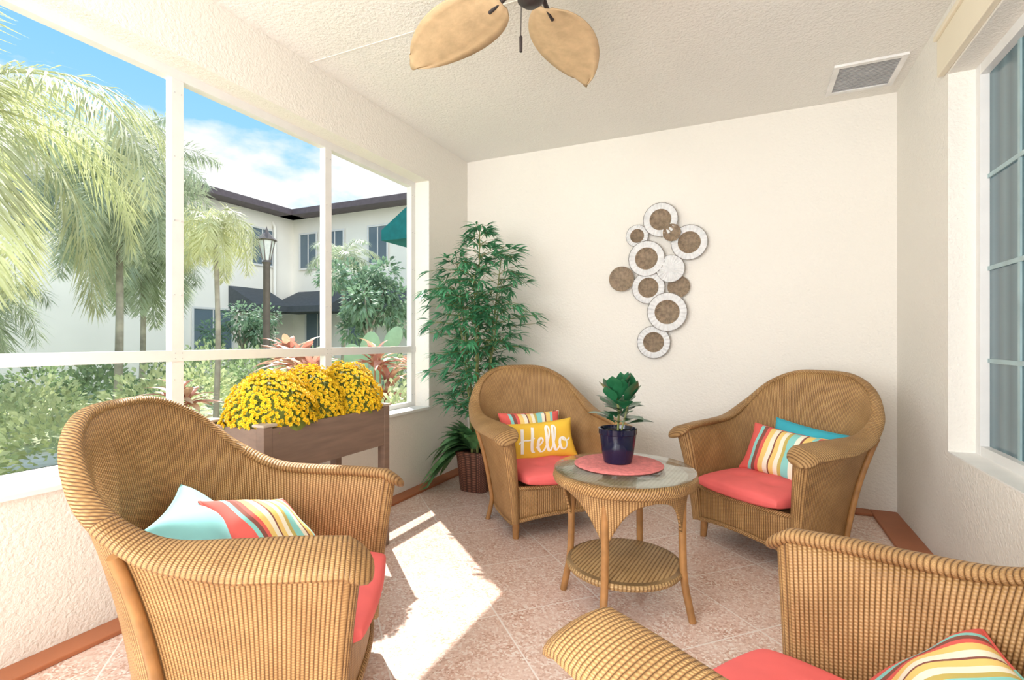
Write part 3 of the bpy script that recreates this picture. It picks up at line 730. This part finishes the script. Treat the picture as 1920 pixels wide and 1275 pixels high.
def prism(x0,x1,y0,y1,z,ax,rise):
    if ax=='y': xm=(x0+x1)/2; vs=[(x0,y0,z),(x1,y0,z),(x1,y1,z),(x0,y1,z),(xm,y0+3,z+rise),(xm,y1-3,z+rise)]; fs=[(0,1,4),(1,2,5,4),(2,3,5),(3,0,4,5),(3,2,1,0)]
    else: ym=(y0+y1)/2; vs=[(x0,y0,z),(x1,y0,z),(x1,y1,z),(x0,y1,z),(x0+3,ym,z+rise),(x1-3,ym,z+rise)]; fs=[(0,1,5,4),(1,2,5),(2,3,4,5),(3,0,4),(3,2,1,0)]
    b.add([(p[0]-ox,p[1]-oy,p[2]-oz) for p in vs],fs)
prism(-26.7,-16.3,-14.7,26.7,HT+.14,'y',1.5); prism(-22,-2.9,14.8,26.7,HT+.14,'x',1.6)
b.obj('roof',M['roof'],bd,smooth=False)
b=MB(); b.box(*L(-26.7,-16.3,-14.7,26.7,HT-.08,HT+.14)); b.box(*L(-17,-2.9,14.8,26.7,HT-.08,HT+.14)); b.obj('eave',M['eave'],bd,smooth=False)
def bwin(x0,x1,y0,y1,z0,z1):
    b=MB(); 
    b.box(*L(x0,x1,y0,y1,z0,z1),0)
    if x1-x0<.2: 
        b.box(*L(x1,x1+.03,y0-.07,y0,z0-.07,z1+.07),1);b.box(*L(x1,x1+.03,y1,y1+.07,z0-.07,z1+.07),1);b.box(*L(x1,x1+.03,y0,y1,z0-.07,z0),1);b.box(*L(x1,x1+.03,y0,y1,z1,z1+.07),1)
        ym=(y0+y1)/2; b.box(*L(x1,x1+.02,ym-.02,ym+.02,z0,z1),1)
    else:
        b.box(*L(x0-.07,x0,y0-.03,y0,z0-.07,z1+.07),1);b.box(*L(x1,x1+.07,y0-.03,y0,z0-.07,z1+.07),1);b.box(*L(x0,x1,y0-.03,y0,z0-.07,z0),1);b.box(*L(x0,x1,y0-.03,y0,z1,z1+.07),1)
        xm=(x0+x1)/2; b.box(*L(xm-.02,xm+.02,y0-.02,y0,z0,z1),1)
    b.obj('window',[M['xglass'],M['frame']],bd,smooth=False)
for y in (14.0,11.0,7.0): bwin(-17.02,-16.97,y-.45,y+.45,4.05,5.4)
for x in (-16.1,-14.7,-12.6): bwin(x-.42,x+.42,15.45,15.52,4.05,5.4)
for y in (12.0,): bwin(-17.02,-16.97,y-.7,y+.7,.5,2.2)
for x in (-15.6,-13.4): bwin(x-.6,x+.6,15.45,15.52,.3,2.3)
def awning(x0,x1,y0,y1,z0,z1,face,mt,parent,o3):
    b=MB(); d=.22
    if face=='-y': vs=[(x0,y1,z1),(x1,y1,z1),(x1,y0,z0),(x0,y0,z0),(x0,y0,z0-d),(x1,y0,z0-d),(x0,y1,z0-d),(x1,y1,z0-d)]
    elif face=='+x': vs=[(x0,y0,z1),(x0,y1,z1),(x1,y1,z0),(x1,y0,z0),(x1,y0,z0-d),(x1,y1,z0-d),(x0,y0,z0-d),(x0,y1,z0-d)]
    else: vs=[(x1,y0,z1),(x1,y1,z1),(x0,y1,z0),(x0,y0,z0),(x0,y0,z0-d),(x0,y1,z0-d),(x1,y0,z0-d),(x1,y1,z0-d)]
    b.add([(p[0]-o3[0],p[1]-o3[1],p[2]-o3[2]) for p in vs],[(0,1,2,3),(3,2,5,4),(0,3,4,6),(1,7,5,2),(6,4,5,7)])
    return b.obj('awning',mt,parent,smooth=False)
awning(-16.7,-13.6,14.0,15.5,2.4,3.1,'-y',M['awn'],bd,(ox,oy,oz)); awning(-12.9,-10.5,14.0,15.5,2.4,3.1,'-y',M['awn'],bd,(ox,oy,oz))
awning(-17,-15.6,12.6,14.2,2.4,3.1,'+x',M['awn'],bd,(ox,oy,oz))
b=MB(); b.tube([(.0,-1.0,5.9),(.12,-1.0,5.7),(.12,-1.0,.1)],.06,8); b.obj('downpipe',M['bldg'],bd)
nb=empty('building_wing',(-5.95,8.6,GZ)); tag(nb,'near white stucco building wing with green awning','building')
b=MB(); b.box(0,6,0,6,0,6.8); b.obj('facade',M['bldg'],nb,smooth=False)
o=awning(-7.0,-5.95,8.7,9.9,3.45,4.15,'-x',M['awng'],nb,(-5.95,8.6,GZ)); o['label']='dark green fabric awning'
lp=empty('lamp_post',(-10.1,8.45,GZ)); tag(lp,'dark metal garden lamp post with lantern head','street lamp')
b=MB(); b.lathe([(0,0),(.16,0),(.15,.12),(.10,.25),(.085,.5),(.075,3.0),(.11,3.05),(.07,3.1),(0,3.1)],16); b.obj('pole',M['post'],lp)
b=MB(); b.lathe([(.08,3.10),(.17,3.55)],6); b.obj('lamp_glass',M['glow'],lp,smooth=False)
b=MB(); b.lathe([(0,3.90),(.02,3.82),(.06,3.74),(.23,3.57),(.20,3.55),(0,3.55)],6)
for k in range(6): a=k*pi/3; b.tube([(.085*math.cos(a),.085*math.sin(a),3.1),(.178*math.cos(a),.178*math.sin(a),3.56)],.014,4)
b.obj('lantern_frame',M['post'],lp,smooth=False)

def palm(x,y,hz,L0,nf,seed,mt,lab,nl=60,dr=1.,bushy=.5,tr_=.07,lw=.014,ll0=.30,span=1.45):
    rr=random.Random(seed); e=empty('palm_tree',(x,y,GZ)); tag(e,lab,'palm tree')
    H=hz-GZ; b=MB(); P=cr([(0,0,0),(.03,.02,H*.5),(0,0,H)],6)
    b.tube(P,[tr_*(1.2-.5*i/len(P)) for i in range(len(P))],12); b.obj('trunk',M['trunk'],e)
    b=MB(); top=Vector((0,0,H))
    for f in range(nf):
        a=f*2.39996+rr.uniform(-.2,.2); el=1.25-span*(f/nf)+rr.uniform(-.1,.1); Lf=L0*rr.uniform(.85,1.1)
        h=Vector((math.cos(a),math.sin(a),0)); pts=[]; p=top.copy(); ang=el; N=16
        for i in range(N+1):
            pts.append(p.copy()); p=p+(h*math.cos(ang)+Vector((0,0,1))*math.sin(ang))*(Lf/N); ang-=dr*.12*(1+i/N*.5)
            ang=max(ang,-1.45)
        b.tube(pts,[.014*(1-.8*i/N) for i in range(N+1)],5,0,False)
        sd=h.cross(Vector((0,0,1)))
        for k in range(nl):
            t=.10+.90*k/nl; q=t*N; i=min(N-1,int(q)); o_=pts[i].lerp(pts[i+1],q-i); T=(pts[i+1]-pts[i]).normalized()
            ll=L0*ll0*math.sin(pi*(.15+.8*t))**.7
            up=T.cross(sd); up=up if up.z>0 else -up
            for s_ in (-1,1):
                dd=sd*s_*rr.uniform(.5,1.)+T*.6+up*rr.uniform(-bushy,bushy)+Vector((0,0,-.15))
                b.leaf(o_,dd,up,ll*rr.uniform(.8,1.1),L0*lw,.35,0,2,.1)
    b.obj('fronds',mt,e,smooth=False)
palm(-5.95,1.75,3.0,2.3,18,1,M['palm2'],'large palm with long drooping yellow green fronds',nl=110,bushy=.25,lw=.008,ll0=.24)
palm(-8.5,4.5,3.6,1.7,32,2,M['palm'],'bushy foxtail palm in front of the building',nl=130,bushy=1.2,ll0=.22,dr=.75,tr_=.05,span=2.2,lw=.011)
palm(-5.7,4.05,2.45,.72,16,3,M['palm2'],'small palm with arching bushy fronds',nl=70,bushy=.9,tr_=.03,dr=1.3)
palm(-9.0,9.7,3.1,1.15,12,4,M['palm'],'young palm beside the leafy tree',nl=50,bushy=.4,dr=.8,tr_=.05,lw=.02)
palm(-11.6,6.6,3.4,2.0,28,6,M['palm'],'bushy silvery foxtail palm by the building wall',nl=110,bushy=1.1,ll0=.24,dr=.75,tr_=.05,span=2.2,lw=.012)
palm(-9.3,2.9,1.7,1.3,20,8,M['palm'],'low bushy palm behind the path',nl=90,bushy=.9)
def tree(x,y,z,r,n,seed,lab):
    rr=random.Random(seed); e=empty('tree',(x,y,GZ)); tag(e,lab,'tree')
    b=MB(); b.tube([(0,0,0),(.05,0,z*.5),(0,.05,z)],[.06,.045,.03],8)
    for k in range(6): a=k*1.05; b.tube([(0,0,z*.6),(r*.5*math.cos(a),r*.5*math.sin(a),z+r*.2)],[.03,.01],5)
    b.obj('trunk',M['trunk'],e)
    b=MB(); cs=[(Vector((rr.uniform(-.7,.7)*r,rr.uniform(-.7,.7)*r,z+rr.uniform(-.8,.8)*r)),r*rr.uniform(.3,.5)) for _ in range(14)]
    for q in range(n):
        c,cr2=rr.choice(cs); d=Vector((rr.gauss(0,1),rr.gauss(0,1),rr.gauss(0,1))).normalized()
        b.leaf(c+d*cr2*rr.uniform(.5,1),d+Vector((0,0,rr.uniform(-.5,.5))),Vector((rr.uniform(-1,1),rr.uniform(-1,1),1)),.14,.065,.3,0,2)
    b.obj('foliage',M['tree'],e,smooth=False)
tree(-7.1,8.4,2.1,.8,2800,1,'dark green leafy tree near the stucco wing')
tree(-13.4,10.4,1.6,.9,1800,2,'low leafy tree in the garden bed')
def arch_shrub(kind,seed):
    rr=random.Random(seed); b=MB()
    if kind=='round':
        for q in range(560):
            d=Vector((rr.gauss(0,1),rr.gauss(0,1),abs(rr.gauss(0,1)))).normalized(); rad_=rr.uniform(.55,1)
            b.leaf((d.x*.42*rad_,d.y*.42*rad_,.08+d.z*.5*rad_),d+Vector((rr.uniform(-.5,.5),rr.uniform(-.5,.5),.3)),Vector((rr.uniform(-1,1),rr.uniform(-1,1),1)),.085,.04,.3,0,2)
        return b
    if kind=='ti':
        for s_ in range(4):
            cx_,cy_,h=rr.uniform(-.2,.2),rr.uniform(-.2,.2),rr.uniform(.35,.9); b.tube([(cx_,cy_,0),(cx_,cy_,h)],.012,5,1)
            for q in range(18):
                a=q*2.4; el=rr.uniform(.1,1.3); d=Vector((math.cos(a)*math.cos(el),math.sin(a)*math.cos(el),math.sin(el)))
                b.leaf((cx_,cy_,h-.2*rr.random()),d,Vector((0,0,1)),rr.uniform(.3,.45),.085,.35,rr.choice((0,0,1)),4,.3)
        return b
    for q in range(90):
        a=rr.uniform(0,6.28); el=rr.uniform(.5,1.45); d=Vector((math.cos(a)*math.cos(el),math.sin(a)*math.cos(el),math.sin(el)))
        b.leaf((rr.uniform(-.08,.08),rr.uniform(-.08,.08),0),d,Vector((0,0,1)),rr.uniform(.45,.8),.035,.6,0,5,.2)
    return b
kinds=[('garden_shrub','round',[M['shrub']],'rounded green leafy garden shrub in the bed','green garden shrubs'),
       ('lime_shrub','round',[M['shrub2']],'lime green leafy ground shrub in the bed','lime shrubs'),
       ('ti_plant','ti',[M['ti'],M['ti2']],'red and orange ti plant with broad leaves','red ti plants'),
       ('grass_clump','grass',[M['shrub2']],'arching pale green strappy grass clump','grass clumps')]
rr=random.Random(21); protos=[]
for nm,kd,ms,lab,grp in kinds:
    protos.append([arch_shrub(kd,3).obj(nm,ms,smooth=False),lab,grp,0,True])
placed=[(-5.95,1.75,.1),(-8.5,4.5,.15),(-5.7,4.05,.1),(-11.6,6.6,.15),(-9.3,2.9,.3),(-7.1,8.4,.2),(-5.9,7.0,.5),(-10.1,8.45,.2)]
def put(k,x,y,s,force=False):
    r=(.6 if k==3 else .45)*s
    if not force:
        for (px_,py_,pr) in placed:
            if math.hypot(px_-x,py_-y)<(pr+r)*.86: return False
    placed.append((x,y,r))
    o,lab,grp,_,first=protos[k]
    if first: c=o; protos[k][4]=False
    else: c=o.copy(); COL.objects.link(c)
    c.location=(x,y,GZ); c.rotation_euler=(0,0,rr.uniform(0,6.28)); c.scale=(s,s,s*rr.uniform(.85,1.1))
    tag(c,lab,'bush' if k<2 else ('plant' if k==2 else 'grass'),grp); return True
for x,y,s in ((-5.1,4.75,1.25),(-4.7,5.75,1.3),(-4.2,4.0,1.1),(-6.0,5.6,1.35),(-8.2,1.8,1.2),(-4.7,6.9,1.2),(-5.0,3.1,1.0)): put(2,x,y,s,True)
def scatter(k,n,xa,xb,ya,yb,sa,sb):
    c=0
    for _ in range(n*24):
        if c>=n: break
        if put(k,rr.uniform(xa,xb),rr.uniform(ya,yb),rr.uniform(sa,sb)): c+=1
scatter(3,5,-4.6,-3.4,.9,2.6,1.1,1.35)
scatter(1,18,-5.9,-3.3,.8,6.5,1.1,1.5)
scatter(1,12,-8.8,-7.1,1.8,7,1.2,1.6)
scatter(0,24,-12.5,-7.4,2.0,12,1.3,2.0)
scatter(0,20,-5.9,-3.2,.6,7.5,.7,1.2)
cc=MB()
for (x,z,w,h,a) in ((0,.35,.2,.3,0),(.22,.75,.17,.26,.4),(-.18,.78,.16,.25,-.4),(.02,.95,.15,.25,.1),(.35,1.1,.12,.2,.5)):
    vs=[];n=18
    for sg in (-.03,.03):
        vs.append((x,sg*1.4,z)); 
        for k in range(n):
            t=2*pi*k/n; u,v_=w*math.cos(t),h*math.sin(t)*(1+.1*math.sin(t)); vs.append((x+u*math.cos(a)+v_*math.sin(a),sg*.6,z-u*math.sin(a)+v_*math.cos(a)))
    fs=[(0,k+1,(k+1)%n+1) for k in range(n)]+[(n+1,n+2+(k+1)%n,n+2+k) for k in range(n)]+[(1+k,n+2+k,n+2+(k+1)%n,1+(k+1)%n) for k in range(n)]
    cc.add(vs,fs)
o=cc.obj('paddle_cactus',M['cactus'],mtx=Matrix.Translation((-5.9,7.0,GZ))@Matrix.Rotation(rad(35),4,'Z')@Matrix.Scale(1.15,4)); tag(o,'green paddle cactus with flat oval pads','cactus')

# ------------------------------------------------------------------ world + lights
w=bpy.data.worlds.new('World'); scene.world=w; w.use_nodes=True; nt=w.node_tree; nt.nodes.clear(); g=NG(nt)
out=g.n('ShaderNodeOutputWorld'); bg=g.n('ShaderNodeBackground'); tc=g.n('ShaderNodeTexCoord')
sp=g.n('ShaderNodeSeparateXYZ'); g.l(tc.outputs['Generated'],sp.inputs[0])
sky=g.ramp(sp.outputs[2],[(0,(.50,.60,.66)),(.25,(.24,.45,.60)),(.5,(.13,.35,.58)),(1,(.08,.24,.48))])
mp=g.n('ShaderNodeMapping'); mp.inputs['Scale'].default_value=(1,1,2.2); mp.inputs['Location'].default_value=(.35,.2,.1); g.l(tc.outputs['Generated'],mp.inputs[0])
cl=g.noise(mp.outputs[0],3.2,8,.55)
low=g.ramp(sp.outputs[2],[(.26,(1,1,1)),(.38,(.0,.0,.0))])
cm=g.ramp(g.m('ADD',cl,g.m('MULTIPLY',low,.15)),[(.54,(0,0,0)),(.65,(1,1,1))])
c=g.mix(cm,sky,(.60,.61,.62))
g.l(c,bg.inputs[0]); bg.inputs[1].default_value=1.8; g.l(bg.outputs[0],out.inputs[0])
sd=bpy.data.lights.new('sun','SUN'); sd.energy=9.0; sd.angle=rad(.6); sd.color=(1,.95,.88); so=bpy.data.objects.new('sun',sd); COL.objects.link(so)
d=Vector((.745*.645,-.667*.645,-.764)); so.rotation_euler=d.to_track_quat('-Z','Y').to_euler(); so.location=(-6,6,9)
s2=bpy.data.lights.new('exterior_fill','SUN'); s2.energy=1.8; s2.angle=rad(60); s2.color=(1,.98,.95); so2=bpy.data.objects.new('exterior_fill',s2); COL.objects.link(so2)  # added fill sun opposite the main one, lifts the shaded facades
d=Vector((-.72,.50,-.48)); so2.rotation_euler=d.to_track_quat('-Z','Y').to_euler(); so2.location=(3,-3,9)
def area(loc,tgt,sx,sy,e,col=(.97,.985,1)):  # added unseen fill lamps that brighten the room; not fixtures of the place
    a=bpy.data.lights.new('room_fill','AREA'); a.shape='RECTANGLE'; a.size=sx; a.size_y=sy; a.energy=e; a.color=col
    o=bpy.data.objects.new('room_fill_light',a); COL.objects.link(o); o.location=loc; o.rotation_euler=(Vector(tgt)-Vector(loc)).to_track_quat('-Z','Y').to_euler(); return o
area((-1.2,-2.5,1.7),(.5,3.2,1.4),1.5,1.9,100)
area((-.1,-.7,1.0),(.3,2.6,2.75),1.8,1.2,50)
area((-2.05,-.75,1.7),(.89,2.9,1.6),1.0,1.4,44,(.94,.97,1))  # added fill imitating window light on the right wall

cam=bpy.data.cameras.new('camera'); cam.sensor_width=36; cam.lens=963/1920*36; cam.clip_start=.05; cam.clip_end=300
co=bpy.data.objects.new('camera',cam); COL.objects.link(co); co.location=(0,0,1.137); co.rotation_euler=(rad(90),0,rad(24.55)); scene.camera=co
